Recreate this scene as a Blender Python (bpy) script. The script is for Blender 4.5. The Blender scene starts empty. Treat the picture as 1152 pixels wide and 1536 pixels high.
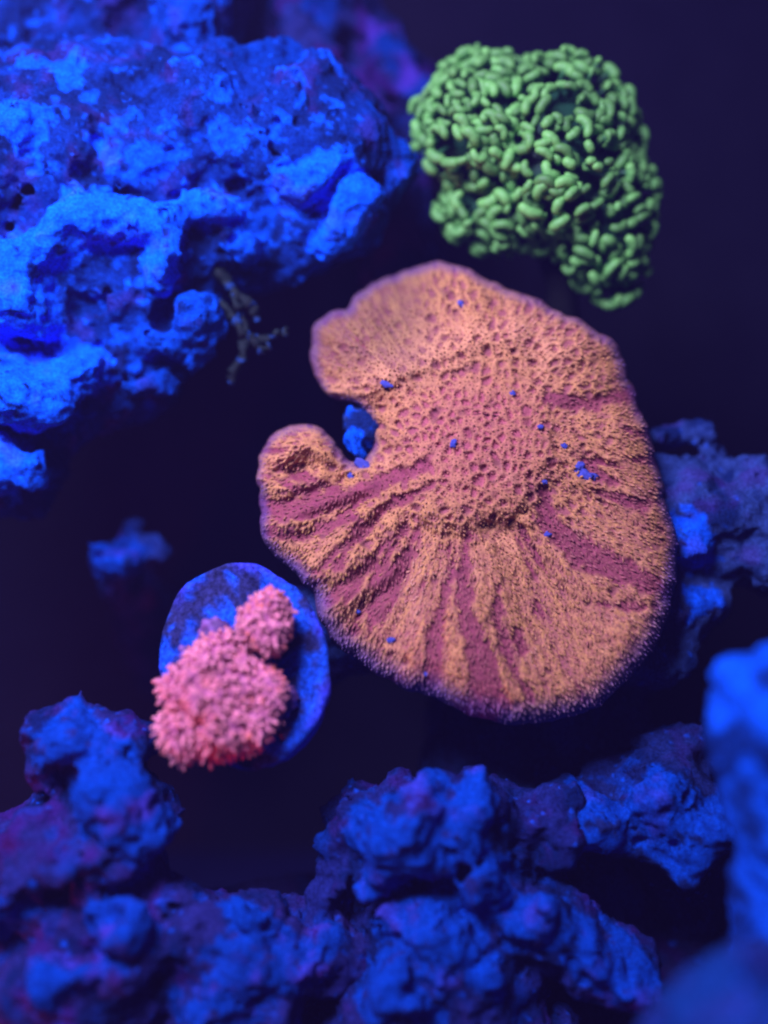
import bpy, bmesh, math, random
import numpy as np
from mathutils import Vector, Matrix

random.seed(7)
RNG = np.random.default_rng(7)
scene = bpy.context.scene
COL = scene.collection

# ---------------------------------------------------------------- scale
# One layout unit ("u") is 0.3 mm.  Layout axes: px to the right, py downward,
# y away from the viewer; pt() turns them into metres in the tank.
S = 0.0003
D = 1352.0                       # viewing distance to the plate coral, in units
Z0 = 0.32                        # height of the lens above the sand bed

# ---------------------------------------------------------------- camera
cam_d = bpy.data.cameras.new("camera")
cam = bpy.data.objects.new("camera", cam_d)
COL.objects.link(cam)
cam.location = (0, -D * S, Z0)
cam.rotation_euler = (math.radians(90), 0, 0)
cam_d.sensor_fit = 'HORIZONTAL'
cam_d.sensor_width = 24.0
cam_d.lens = 24.0 * D / 1152.0
cam_d.clip_start = 0.005
cam_d.clip_end = 20
cam_d.dof.use_dof = True
cam_d.dof.focus_distance = D * S
cam_d.dof.aperture_fstop = 1.25
scene.camera = cam

# ---------------------------------------------------------------- world, lamps, exposure
world = bpy.data.worlds.new("World")
scene.world = world
world.use_nodes = True
bg = world.node_tree.nodes["Background"]
bg.inputs[0].default_value = (0.30, 0.16, 1.0, 1)
bg.inputs[1].default_value = 0.020


def area_lamp(name, loc, target, size, energy, color):
    ld = bpy.data.lights.new(name, 'AREA')
    ld.shape = 'RECTANGLE'
    ld.size, ld.size_y = size
    ld.energy = energy
    ld.color = color
    o = bpy.data.objects.new(name, ld)
    COL.objects.link(o)
    o.location = loc
    o.rotation_euler = (Vector(target) - Vector(loc)).to_track_quat('-Z', 'Y').to_euler()
    return o


# the reef lamp hanging over the tank, to the left and in front of the rockwork
area_lamp("reef_lamp", (-0.22, -0.40, Z0 + 0.36), (-0.02, 0.02, Z0 - 0.02), (0.28, 0.18), 11.0, (0.60, 0.50, 1.0))
# red lamp added low at the left to give the corner its red glow
area_lamp("red_glow_lamp", (-0.30, -0.12, Z0 - 0.30), (-0.15, -0.02, Z0 - 0.22), (0.03, 0.03), 0.75, (1.0, 0.05, 0.10))

scene.view_settings.view_transform = 'Standard'
scene.view_settings.look = 'None'
scene.view_settings.exposure = 0.0
scene.view_settings.gamma = 1.0
scene.render.engine = 'CYCLES'
scene.cycles.use_denoising = True
scene.cycles.max_bounces = 5
scene.cycles.filter_width = 2.2
scene.cycles.volume_bounces = 0


# ---------------------------------------------------------------- helpers: layout, noise
def pt(px, py, y=0.0):
    k = 1.0 + y / D
    return np.array([(px - 576) * S * k, y * S, Z0 + (768 - py) * S * k])


def pts(px, py, y):
    k = 1.0 + y / D
    return np.stack([(px - 576) * S * k, y * S * np.ones_like(px), Z0 + (768 - py) * S * k], -1)


LAT = RNG.random((64, 64, 64)).astype(np.float32) * 2 - 1


def vnoise(p, seed=0):
    """smooth value noise in -1..1 for an (n,3) array"""
    p = p + seed * 7.31
    i = np.floor(p).astype(np.int64)
    f = (p - i).astype(np.float32)
    f = f * f * (3 - 2 * f)
    i &= 63
    j = (i + 1) & 63
    x0, y0, z0 = i[:, 0], i[:, 1], i[:, 2]
    x1, y1, z1 = j[:, 0], j[:, 1], j[:, 2]
    fx, fy, fz = f[:, 0], f[:, 1], f[:, 2]
    a = LAT[x0, y0, z0] * (1 - fx) + LAT[x1, y0, z0] * fx
    b = LAT[x0, y1, z0] * (1 - fx) + LAT[x1, y1, z0] * fx
    c = LAT[x0, y0, z1] * (1 - fx) + LAT[x1, y0, z1] * fx
    d = LAT[x0, y1, z1] * (1 - fx) + LAT[x1, y1, z1] * fx
    a = a * (1 - fy) + b * fy
    c = c * (1 - fy) + d * fy
    return a * (1 - fz) + c * fz


def fbm(p, octaves=3, seed=0):
    out, amp, tot = 0, 1.0, 0
    for o in range(octaves):
        out = out + amp * vnoise(p * (2.03 ** o), seed + o)
        tot += amp
        amp *= 0.5
    return out / tot


def worley(p, seed=0):
    """distance to the nearest and second jittered lattice point, (n,3)"""
    i = np.floor(p).astype(np.int64)
    f = p - i
    d1 = np.full(len(p), 9.0)
    d2 = np.full(len(p), 9.0)
    for dx in (-1, 0, 1):
        for dy in (-1, 0, 1):
            for dz in (-1, 0, 1):
                c = (i + (dx, dy, dz) + seed * 17) & 63
                jx = (LAT[c[:, 0], c[:, 1], c[:, 2]] + 1) / 2
                jy = (LAT[c[:, 1], c[:, 2], c[:, 0]] + 1) / 2
                jz = (LAT[c[:, 2], c[:, 0], c[:, 1]] + 1) / 2
                d = np.sqrt((dx + jx - f[:, 0]) ** 2 + (dy + jy - f[:, 1]) ** 2 + (dz + jz - f[:, 2]) ** 2)
                d2 = np.minimum(d2, np.maximum(d, d1))
                d1 = np.minimum(d1, d)
    return d1, d2


def smooth01(e0, e1, x):
    t = np.clip((x - e0) / np.asarray(e1 - e0, dtype=float), 0, 1)
    return t * t * (3 - 2 * t)


def lin(r, g, b):
    f = lambda c: (c / 255 / 12.92) if c <= 10 else ((c / 255 + 0.055) / 1.055) ** 2.4
    return np.array([f(r), f(g), f(b)])


# ---------------------------------------------------------------- helpers: objects
def tag(o, label=None, cat=None, group=None, kind=None):
    if label: o["label"] = label
    if cat: o["category"] = cat
    if group: o["group"] = group
    if kind: o["kind"] = kind
    return o


def empty(name, loc):
    o = bpy.data.objects.new(name, None)
    o.empty_display_size = 0.01
    o.location = loc
    COL.objects.link(o)
    return o


def make_mesh(name, V, F, col=None, normals=None):
    me = bpy.data.meshes.new(name)
    V = np.asarray(V, dtype=np.float32)
    if isinstance(F, np.ndarray):
        n = F.shape[1]
        me.vertices.add(len(V))
        me.vertices.foreach_set("co", V.ravel())
        me.loops.add(F.size)
        me.loops.foreach_set("vertex_index", F.astype(np.int32).ravel())
        me.polygons.add(len(F))
        me.polygons.foreach_set("loop_start", np.arange(0, F.size, n, dtype=np.int32))
        me.update(calc_edges=True)
    else:
        me.from_pydata(V.tolist(), [], F)
    me.polygons.foreach_set("use_smooth", np.ones(len(me.polygons), dtype=bool))
    if col is not None:
        c = np.ones((len(V), 4), dtype=np.float32)
        c[:, :3] = np.clip(col, 0, 1)
        at = me.color_attributes.new("Col", 'FLOAT_COLOR', 'POINT')
        at.data.foreach_set("color", c.ravel())
    me.validate()
    if normals is not None:
        me.normals_split_custom_set_from_vertices(normals.astype(np.float32).tolist())
    return me


def link(name, me, mat, parent=None, loc=None):
    o = bpy.data.objects.new(name, me)
    COL.objects.link(o)
    if mat is not None and not me.materials:
        me.materials.append(mat)
    if parent is not None:
        o.parent = parent
    if loc is not None:
        o.location = loc
    return o


# ---------------------------------------------------------------- materials
def attr_material(name, rough=0.85, spec=0.15, grain=900.0, grain_amt=0.35, bump=0.4, bump_scale=700.0,
                  bump_dist=0.0006, sss=0.0, tint=None):
    m = bpy.data.materials.new(name)
    m.use_nodes = True
    nt = m.node_tree
    N, L = nt.nodes, nt.links
    p = N["Principled BSDF"]
    p.inputs["Roughness"].default_value = rough
    p.inputs["Specular IOR Level"].default_value = spec
    if tint is None:
        a = N.new("ShaderNodeAttribute")
        a.attribute_name = "Col"
        src = a.outputs["Color"]
    else:
        rgb = N.new("ShaderNodeRGB")
        rgb.outputs[0].default_value = (*tint, 1)
        src = rgb.outputs[0]
    tc = N.new("ShaderNodeTexCoord")
    nz = N.new("ShaderNodeTexNoise")
    nz.inputs["Scale"].default_value = grain
    nz.inputs["Detail"].default_value = 4
    L.new(tc.outputs["Object"], nz.inputs["Vector"])
    mr = N.new("ShaderNodeMapRange")
    mr.inputs["From Min"].default_value = 0.3
    mr.inputs["From Max"].default_value = 0.7
    mr.inputs["To Min"].default_value = 1 - grain_amt
    mr.inputs["To Max"].default_value = 1 + grain_amt
    L.new(nz.outputs["Fac"], mr.inputs["Value"])
    mx = N.new("ShaderNodeVectorMath")
    mx.operation = 'SCALE'
    L.new(src, mx.inputs[0])
    L.new(mr.outputs[0], mx.inputs["Scale"])
    L.new(mx.outputs[0], p.inputs["Base Color"])
    if sss > 0:
        p.inputs["Subsurface Weight"].default_value = sss
        p.inputs["Subsurface Radius"].default_value = (0.6, 0.6, 0.6)
        p.inputs["Subsurface Scale"].default_value = 0.002
    if bump > 0:
        nb = N.new("ShaderNodeTexNoise")
        nb.inputs["Scale"].default_value = bump_scale
        nb.inputs["Detail"].default_value = 6
        nb.inputs["Roughness"].default_value = 0.65
        L.new(tc.outputs["Object"], nb.inputs["Vector"])
        b = N.new("ShaderNodeBump")
        b.inputs["Strength"].default_value = bump
        b.inputs["Distance"].default_value = bump_dist
        L.new(nb.outputs["Fac"], b.inputs["Height"])
        L.new(b.outputs[0], p.inputs["Normal"])
    return m


M_ROCK = attr_material("live_rock_surface", rough=0.95, spec=0.02, grain=700, grain_amt=0.4, bump=0.55, bump_scale=420, bump_dist=0.0014)
M_PLATE = attr_material("plate_coral_tissue", rough=0.7, spec=0.12, grain=1300, grain_amt=0.30, bump=0.6, bump_scale=900, bump_dist=0.0006)
M_POLYP = attr_material("plate_coral_polyps", rough=0.6, spec=0.2, grain=1500, grain_amt=0.25, bump=0.0)
M_HAMMER = attr_material("hammer_coral_tissue", rough=0.5, spec=0.25, grain=600, grain_amt=0.15, bump=0.2, bump_scale=900, bump_dist=0.0003)
M_PINK = attr_material("pink_coral_tissue", rough=0.55, spec=0.2, grain=1100, grain_amt=0.2, bump=0.3, bump_scale=1200, bump_dist=0.0003)
M_DISC = attr_material("crusted_plug_surface", rough=0.8, spec=0.12, grain=500, grain_amt=0.6, bump=0.9, bump_scale=420, bump_dist=0.0012)
M_FLECK = attr_material("blue_grit", rough=0.8, spec=0.1, grain=1200, grain_amt=0.35, bump=0.5, bump_scale=1200, bump_dist=0.0004,
                        tint=(0.06, 0.08, 0.36))
M_ALGA = attr_material("olive_alga", rough=0.7, spec=0.1, grain=900, grain_amt=0.5, bump=0.3)
M_SAND = attr_material("dark_sand", rough=0.95, spec=0.03, grain=900, grain_amt=0.5, bump=0.8, bump_scale=600, tint=(0.006, 0.008, 0.05))
M_BACK = attr_material("black_back_pane", rough=0.6, spec=0.05, grain=20, grain_amt=0.3, bump=0.0, tint=(0.006, 0.006, 0.012))


# ---------------------------------------------------------------- the setting: sand bed and the tank's black back pane
def build_setting():
    n = 60
    xs = np.linspace(-1.0, 1.0, n)
    ys = np.linspace(-0.38, 0.46, n)
    X, Y = np.meshgrid(xs, ys, indexing='ij')
    P = np.stack([X, Y, np.zeros_like(X)], -1).reshape(-1, 3)
    P[:, 2] = 0.006 * fbm(P * 14, 3, 4)
    idx = np.arange(n * n).reshape(n, n)
    F = np.stack([idx[:-1, :-1], idx[1:, :-1], idx[1:, 1:], idx[:-1, 1:]], -1).reshape(-1, 4)
    tag(link("sand_bed", make_mesh("sand_bed", P, F), M_SAND), kind="structure",
        label="dark sand bed on the tank floor under the rocks", cat="sand")
    bm = bmesh.new()
    bmesh.ops.create_cube(bm, size=1.0, matrix=Matrix.Translation((0, 0.45, 0.5)) @ Matrix.Diagonal((2.0, 0.01, 1.1, 1)))
    me = bpy.data.meshes.new("back_wall")
    bm.to_mesh(me); bm.free()
    tag(link("back_wall", me, M_BACK), kind="structure", label="black back pane of the tank behind the corals", cat="pane")


build_setting()


# ---------------------------------------------------------------- implicit rocks
EDGES = [((0, 0, 0), (1, 0, 0)), ((0, 1, 0), (1, 1, 0)), ((0, 0, 1), (1, 0, 1)), ((0, 1, 1), (1, 1, 1)),
         ((0, 0, 0), (0, 1, 0)), ((1, 0, 0), (1, 1, 0)), ((0, 0, 1), (0, 1, 1)), ((1, 0, 1), (1, 1, 1)),
         ((0, 0, 0), (0, 0, 1)), ((1, 0, 0), (1, 0, 1)), ((0, 1, 0), (0, 1, 1)), ((1, 1, 0), (1, 1, 1))]


def surface_nets(f, org, h):
    nx, ny, nz = f.shape
    s = f < 0
    cnt = np.zeros((nx - 1, ny - 1, nz - 1), dtype=np.int8)
    for a in (0, 1):
        for b in (0, 1):
            for c in (0, 1):
                cnt += s[a:nx - 1 + a, b:ny - 1 + b, c:nz - 1 + c]
    ci, cj, ck = np.nonzero((cnt > 0) & (cnt < 8))
    acc = np.zeros((len(ci), 3))
    num = np.zeros(len(ci))
    for (a, b) in EDGES:
        v0 = f[ci + a[0], cj + a[1], ck + a[2]]
        v1 = f[ci + b[0], cj + b[1], ck + b[2]]
        m = (v0 < 0) != (v1 < 0)
        t = np.where(m, v0 / np.where(m, v0 - v1, 1), 0)
        for d in range(3):
            acc[:, d] += np.where(m, a[d] + t * (b[d] - a[d]), 0)
        num += m
    V = (np.stack([ci, cj, ck], -1) + acc / num[:, None]) * h + org
    idx = np.full(cnt.shape, -1, dtype=np.int64)
    idx[ci, cj, ck] = np.arange(len(ci))
    quads = []
    for ax in range(3):
        o1, o2 = [(1, 2), (2, 0), (0, 1)][ax]
        A = [slice(1, -1)] * 3
        A[ax] = slice(0, -1)
        B = list(A)
        B[ax] = slice(1, None)
        sa, sb = s[tuple(A)], s[tuple(B)]
        e = np.argwhere(sa != sb)
        base = e.copy()
        base[:, o1] += 1
        base[:, o2] += 1
        if len(base) == 0:
            continue
        def cell(d1, d2):
            q = base.copy()
            q[:, o1] -= d1
            q[:, o2] -= d2
            return idx[q[:, 0], q[:, 1], q[:, 2]]
        q = np.stack([cell(1, 1), cell(0, 1), cell(0, 0), cell(1, 0)], -1)
        flip = ~sa[e[:, 0], e[:, 1], e[:, 2]]
        q[flip] = q[flip][:, ::-1]
        quads.append(q)
    F = np.concatenate(quads)
    F = F[(F >= 0).all(1)]
    return V, F


def segs_of(poly):
    """polyline of (px, py, y, r) -> world capsules"""
    Q = [(pt(a, b, c), r * S * (1 + c / D)) for a, b, c, r in poly]
    if len(Q) == 1:
        return [(Q[0][0], Q[0][0], Q[0][1], Q[0][1])]
    return [(Q[i][0], Q[i + 1][0], Q[i][1], Q[i + 1][1]) for i in range(len(Q) - 1)]


def seg_dist(P, seg):
    a, b, ra, rb = seg
    ab = b - a
    L2 = float(ab @ ab)
    t = np.clip(((P - a) @ ab) / L2, 0, 1) if L2 > 0 else np.zeros(P.shape[:-1])
    d = np.linalg.norm(P - a - t[..., None] * ab, axis=-1)
    return d - (ra + t * (rb - ra))


def smin(a, b, k):
    h = np.clip(0.5 + 0.5 * (b - a) / k, 0, 1)
    return b * (1 - h) + a * h - k * h * (1 - h)


def vert_normals(V, F):
    n = np.cross(V[F[:, 2]] - V[F[:, 0]], V[F[:, 3]] - V[F[:, 1]]) if F.shape[1] == 4 else \
        np.cross(V[F[:, 1]] - V[F[:, 0]], V[F[:, 2]] - V[F[:, 0]])
    out = np.zeros_like(V)
    for k in range(F.shape[1]):
        np.add.at(out, F[:, k], n)
    return out / np.maximum(np.linalg.norm(out, axis=1, keepdims=True), 1e-12)


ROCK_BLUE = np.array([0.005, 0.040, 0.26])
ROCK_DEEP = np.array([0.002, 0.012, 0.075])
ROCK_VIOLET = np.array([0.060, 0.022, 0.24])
ROCK_PALE = np.array([0.002, 0.130, 0.92])


def build_rock(label, masses, lumps=(), pits=(), voxel=6.0, blend=16, rough=(13, 7.0), group=None, tone=None, seed=0, violet=0.3,
               bright=1.0, warp_amt=1.0, grow=0.0, patches=0.0):
    """masses/pits: polylines of capsules; lumps: (name, polyline) kept as parts of their own."""
    allsegs = []
    for poly in masses: allsegs += [(sg, 0) for sg in segs_of(poly)]
    for _, poly, *_b in lumps: allsegs += [(sg, 1) for sg in segs_of(poly)]
    lo = np.min([np.minimum(sg[0], sg[1]) - max(sg[2], sg[3]) for sg, _ in allsegs], axis=0) - 30 * S
    hi = np.max([np.maximum(sg[0], sg[1]) + max(sg[2], sg[3]) for sg, _ in allsegs], axis=0) + 30 * S
    lo[2] = max(lo[2], -0.004)
    # nothing is needed far outside the picture or behind the back pane
    lo[0] = max(lo[0], -0.30); hi[0] = min(hi[0], 0.30); hi[2] = min(hi[2], Z0 + 0.34); hi[1] = min(hi[1], 0.43)
    h = voxel * S
    n = np.ceil((hi - lo) / h).astype(int) + 1
    ax = [lo[d] + h * np.arange(n[d]) for d in range(3)]
    f = np.full(tuple(n), 0.03, dtype=np.float32)

    def box(sg, pad):
        r = max(sg[2], sg[3]) + pad
        a = np.clip(np.floor((np.minimum(sg[0], sg[1]) - r - lo) / h).astype(int), 0, n)
        b = np.clip(np.ceil((np.maximum(sg[0], sg[1]) + r - lo) / h).astype(int) + 1, 0, n)
        return a, b

    # a coarse warp field makes every mass ragged instead of tube-like
    q = 4
    nc = n // q + 2
    cg = np.stack(np.meshgrid(*[lo[d] + h * q * np.arange(nc[d]) for d in range(3)], indexing='ij'), -1).reshape(-1, 3) / S
    wf = np.stack([fbm(cg / 52, 3, seed + 90 + 3 * d) * 34 + fbm(cg / 150, 2, seed + 80 + 3 * d) * 16 for d in range(3)], -1).reshape(*nc, 3) * S * warp_amt

    def up(A, axis, m):
        t = np.arange(m) / q
        i = t.astype(int)
        sh = [1] * A.ndim
        sh[axis] = m
        fr = (t - i).reshape(sh)
        return np.take(A, i, axis) * (1 - fr) + np.take(A, i + 1, axis) * fr
    WF = wf.astype(np.float32)
    for d in range(3):
        WF = up(WF, d, n[d]).astype(np.float32)

    def grid(a, b):
        g = np.meshgrid(*[ax[d][a[d]:b[d]] for d in range(3)], indexing='ij')
        return np.stack(g, -1) + WF[tuple(slice(a[d], b[d]) for d in range(3))]

    for sg, kind in allsegs:
        a, b = box(sg, 0.028)
        if (b <= a).any(): continue
        sl = tuple(slice(a[d], b[d]) for d in range(3))
        k = (blend if kind == 0 else blend * 0.35) * S
        f[sl] = smin(f[sl], seg_dist(grid(a, b), sg), k)
    for poly in pits:
        for sg in segs_of(poly):
            a, b = box(sg, 0.02)
            if (b <= a).any(): continue
            sl = tuple(slice(a[d], b[d]) for d in range(3))
            f[sl] = -smin(-f[sl], seg_dist(grid(a, b), sg), 8 * S)
    f -= np.float32(grow * S)
    near = np.abs(f) < 0.013
    ii = np.argwhere(near)
    P = ii * h + lo
    Pu = P / S
    warp = np.stack([fbm(Pu / 60, 2, seed + 1), fbm(Pu / 60, 2, seed + 5), fbm(Pu / 60, 2, seed + 9)], -1) * 20
    big = fbm((Pu + warp) / 46, 4, seed + 2) * rough[0]
    w1, w2 = worley((Pu + warp) / 34, seed)
    cav = (smooth01(0.45, 0.12, w1)) * rough[1] * 1.6          # pores
    rid = -smooth01(0.25, 0.0, w2 - w1) * rough[1] * -0.6       # seams between nodules
    f[near] += ((big + cav + rid) * S).astype(np.float32)
    # cap the open sides so that the rock is closed
    f[0], f[-1], f[:, 0], f[:, -1], f[:, :, 0], f[:, :, -1] = (0.01,) * 6
    V, F = surface_nets(f, lo, h)
    # drop loose crumbs
    keep = largest_piece(len(V), F)
    used = keep[F[:, 0]]
    F = F[used]
    remap = np.cumsum(keep) - 1
    V = V[keep]
    F = remap[F]
    Nn = vert_normals(V, F)
    Vu = V / S
    fine = fbm(Vu / 15, 3, seed + 20)
    g1, g2 = worley(Vu / 13, seed + 3)
    V = V + Nn * ((fine * 5.5 - smooth01(0.5, 0.1, g1) * 4.5) * S)[:, None]
    Nn = vert_normals(V, F)
    # crust colour: rock tinted lamp-blue, violet coralline film, dark patches partly painted shade
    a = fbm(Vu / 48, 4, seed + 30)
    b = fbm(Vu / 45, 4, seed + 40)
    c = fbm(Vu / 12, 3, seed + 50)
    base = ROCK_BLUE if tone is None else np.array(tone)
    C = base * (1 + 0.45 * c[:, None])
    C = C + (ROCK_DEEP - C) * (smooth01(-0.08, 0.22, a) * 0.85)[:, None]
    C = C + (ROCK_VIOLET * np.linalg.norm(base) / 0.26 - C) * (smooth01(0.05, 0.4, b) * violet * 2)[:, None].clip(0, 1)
    spot = fbm(Vu / 30, 4, seed + 65)
    C = C + (ROCK_PALE * bright * 0.8 - C) * (smooth01(0.20, 0.34, spot) * patches)[:, None]
    speck = fbm(Vu / 4.5, 1, seed + 60)
    C = C + (ROCK_PALE - C) * (smooth01(0.66, 0.9, speck) * 0.55)[:, None]
    part = np.full(len(V), -1)
    best = np.full(len(V), 1e9)
    edge = fbm(Vu / 18, 4, seed + 70) * 26
    gi = np.clip(((V - lo) / h).round().astype(int), 0, n - 1)
    VW = V + WF[gi[:, 0], gi[:, 1], gi[:, 2]]
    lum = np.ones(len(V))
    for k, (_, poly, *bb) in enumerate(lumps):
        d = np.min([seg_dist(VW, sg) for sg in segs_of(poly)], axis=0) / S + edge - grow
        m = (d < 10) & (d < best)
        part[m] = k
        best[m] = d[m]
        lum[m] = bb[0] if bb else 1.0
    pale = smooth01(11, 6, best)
    tint = ROCK_PALE * bright * lum[:, None] * (1 + 0.35 * c[:, None])  # pale crust; lump brightness also holds how light falls over the rock
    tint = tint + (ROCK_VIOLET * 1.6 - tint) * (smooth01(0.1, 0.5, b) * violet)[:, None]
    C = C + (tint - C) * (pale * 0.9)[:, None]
    fp = part[F]
    fpart = np.where((fp == fp[:, :1]).sum(1) >= 3, fp[:, 0], fp[:, 1])
    root = empty("live_rock", (float(V[:, 0].mean()), float(V[:, 1].mean()), float(V[:, 2].min())))
    tag(root, label, "rock", group)
    off = np.array(root.location)

    def sub(name, sel):
        if sel.sum() < 12: return
        Fs = F[sel]
        u, inv = np.unique(Fs, return_inverse=True)
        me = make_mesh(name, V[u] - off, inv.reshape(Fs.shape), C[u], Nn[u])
        link(name, me, M_ROCK, root)

    sub("rock_body", fpart == -1)
    for k, (nm, *_r) in enumerate(lumps):
        sub(nm, fpart == k)
    return root


def largest_piece(nv, F):
    lab = np.arange(nv)
    e = np.concatenate([F[:, [0, 1]], F[:, [1, 2]], F[:, [2, 3]], F[:, [3, 0]]])
    while True:
        m = np.minimum(lab[e[:, 0]], lab[e[:, 1]])
        new = lab.copy()
        np.minimum.at(new, e[:, 0], m)
        np.minimum.at(new, e[:, 1], m)
        new = new[new]
        if (new == lab).all(): break
        lab = new
    u, c = np.unique(lab, return_counts=True)
    return np.isin(lab, u[c > 400])


# --- the great rock at the upper left
build_rock(
    "large knobbly blue rock with pale ridges and dark pits, overhanging the cave",
    masses=[
        [(-80, 300, 290, 190), (160, 260, 270, 175), (330, 230, 235, 135), (470, 230, 225, 115)],
        [(470, 190, 225, 100), (545, 250, 220, 66)],
        [(-60, 420, 260, 190), (120, 400, 230, 130), (250, 400, 210, 90)],
        [(-60, 560, 260, 150), (40, 540, 215, 110), (200, 490, 200, 80), (270, 520, 195, 50)],
        [(300, 340, 215, 95), (500, 320, 220, 75)],
        [(-60, 690, 250, 100), (20, 685, 205, 76)],
        [(60, 620, 200, 70), (110, 610, 190, 50)],
        [(150, 590, 220, 50), (240, 575, 210, 34)],
        [(270, -60, 360, 90), (290, 60, 300, 70)],
        [(-100, 60, 400, 120), (40, 50, 370, 100), (180, 40, 360, 90), (300, -20, 340, 80)],
    ],
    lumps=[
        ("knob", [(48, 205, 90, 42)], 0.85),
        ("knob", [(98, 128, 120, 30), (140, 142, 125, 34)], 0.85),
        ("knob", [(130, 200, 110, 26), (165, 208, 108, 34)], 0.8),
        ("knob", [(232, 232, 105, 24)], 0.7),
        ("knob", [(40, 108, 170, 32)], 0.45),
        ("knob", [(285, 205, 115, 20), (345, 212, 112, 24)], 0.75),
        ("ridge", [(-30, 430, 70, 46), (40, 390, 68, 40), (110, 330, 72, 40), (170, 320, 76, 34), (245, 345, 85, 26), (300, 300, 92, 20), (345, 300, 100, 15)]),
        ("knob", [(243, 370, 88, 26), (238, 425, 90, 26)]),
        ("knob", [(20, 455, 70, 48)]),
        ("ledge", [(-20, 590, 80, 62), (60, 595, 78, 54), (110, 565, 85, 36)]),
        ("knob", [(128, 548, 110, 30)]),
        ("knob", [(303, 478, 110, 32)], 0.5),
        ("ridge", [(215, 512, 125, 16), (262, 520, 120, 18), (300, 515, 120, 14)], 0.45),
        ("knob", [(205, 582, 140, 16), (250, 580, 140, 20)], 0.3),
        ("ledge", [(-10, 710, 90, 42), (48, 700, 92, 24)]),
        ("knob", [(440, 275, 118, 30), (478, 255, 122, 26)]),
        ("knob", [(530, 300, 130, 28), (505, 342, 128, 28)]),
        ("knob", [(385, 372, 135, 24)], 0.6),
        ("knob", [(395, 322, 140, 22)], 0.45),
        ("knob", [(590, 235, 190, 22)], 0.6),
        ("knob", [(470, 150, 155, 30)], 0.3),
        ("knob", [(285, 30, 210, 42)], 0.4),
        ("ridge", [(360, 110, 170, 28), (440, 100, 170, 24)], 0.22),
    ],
    pits=[
        [(30, 285, 110, 34), (100, 270, 120, 26)],
        [(190, 275, 100, 18), (270, 325, 95, 20)],
        [(315, 345, 110, 26), (320, 395, 120, 24)],
        [(190, 30, 240, 40)],
        [(120, 455, 110, 24), (170, 440, 115, 20)], [(20, 345, 110, 22)], [(350, 270, 110, 16)], [(410, 230, 110, 14)], [(80, 655, 120, 20)],
        [(400, 165, 130, 20), (440, 190, 130, 14)],
        [(505, 205, 130, 14)], [(552, 262, 150, 18)], [(505, 268, 120, 12)],
        [(470, 320, 130, 18)],
        [(240, 478, 120, 26)], [(225, 550, 130, 22)],
        [(40, 505, 110, 18)], [(205, 215, 120, 12)],
    ],
    voxel=5.5, seed=1, patches=0.75, violet=0.14, grow=6, tone=(0.002, 0.028, 0.20))

# --- the rock further back at the top
build_rock(
    "dim violet rock at the back rising beside the green hammer coral",
    masses=[
        [(330, -60, 520, 120), (470, 20, 500, 90), (560, 90, 490, 60), (610, 160, 480, 46)],
        [(480, 120, 480, 90), (560, 240, 480, 90), (590, 330, 480, 70)],
        [(600, 380, 520, 60), (660, 600, 560, 90), (760, 900, 560, 110), (780, 2300, 560, 200)],
    ],
    lumps=[("ridge", [(560, 40, 420, 14), (605, 105, 420, 14), (640, 140, 420, 20)]),
           ("knob", [(480, 25, 420, 26)])],
    pits=[[(380, 50, 390, 46)], [(520, 80, 420, 34)], [(590, 180, 430, 40), (600, 260, 430, 40)]],
    voxel=8, seed=11, violet=0.6, tone=(0.014, 0.022, 0.12), bright=0.22)

# --- rock that carries the plate coral and runs out to the right
build_rock(
    "slate blue rock behind the plate coral, holding it up",
    masses=[
        [(1230, 800, 150, 110), (1090, 790, 170, 92), (960, 790, 190, 100), (800, 790, 250, 120)],
        [(800, 790, 250, 120), (620, 860, 200, 90), (430, 990, 110, 70)],
        [(1030, 900, 150, 60), (960, 960, 140, 80)],
        [(820, 800, 300, 130), (800, 1200, 320, 170), (800, 2400, 320, 220)],
        [(830, 760, 300, 90), (850, 600, 330, 60), (850, 540, 330, 44)],
        [(1080, 700, 170, 24), (1040, 650, 180, 16), (990, 650, 180, 22)],
        [(640, 780, 200, 60), (590, 680, 140, 50), (548, 645, 112, 42)],
    ],
    lumps=[("knob", [(520, 672, 78, 16), (540, 690, 76, 12)]), ("knob", [(512, 610, 82, 10)]),
           ("knob", [(1030, 805, 88, 20), (1042, 835, 85, 24)]),
           ("knob", [(1050, 905, 100, 22), (1035, 930, 104, 16)])],
    pits=[[(1120, 880, 90, 30)]],
    voxel=6.5, seed=21, violet=0.2, tone=(0.022, 0.055, 0.20), bright=0.8)

# --- small dim outcrop inside the cave
build_rock(
    "small dim blue outcrop alone in the dark cave beneath the large rock",
    masses=[[(165, 850, 330, 30), (215, 900, 700, 34), (250, 980, 1300, 60)],
            [(150, 845, 320, 30), (235, 835, 330, 26)],
            [(185, 820, 320, 22), (200, 790, 325, 16)]],
    lumps=[("knob", [(150, 838, 285, 24), (190, 850, 285, 20)])],
    pits=[[(205, 822, 290, 10)]],
    voxel=6, seed=31, violet=0.3, tone=(0.012, 0.04, 0.2), bright=0.5)

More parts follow.
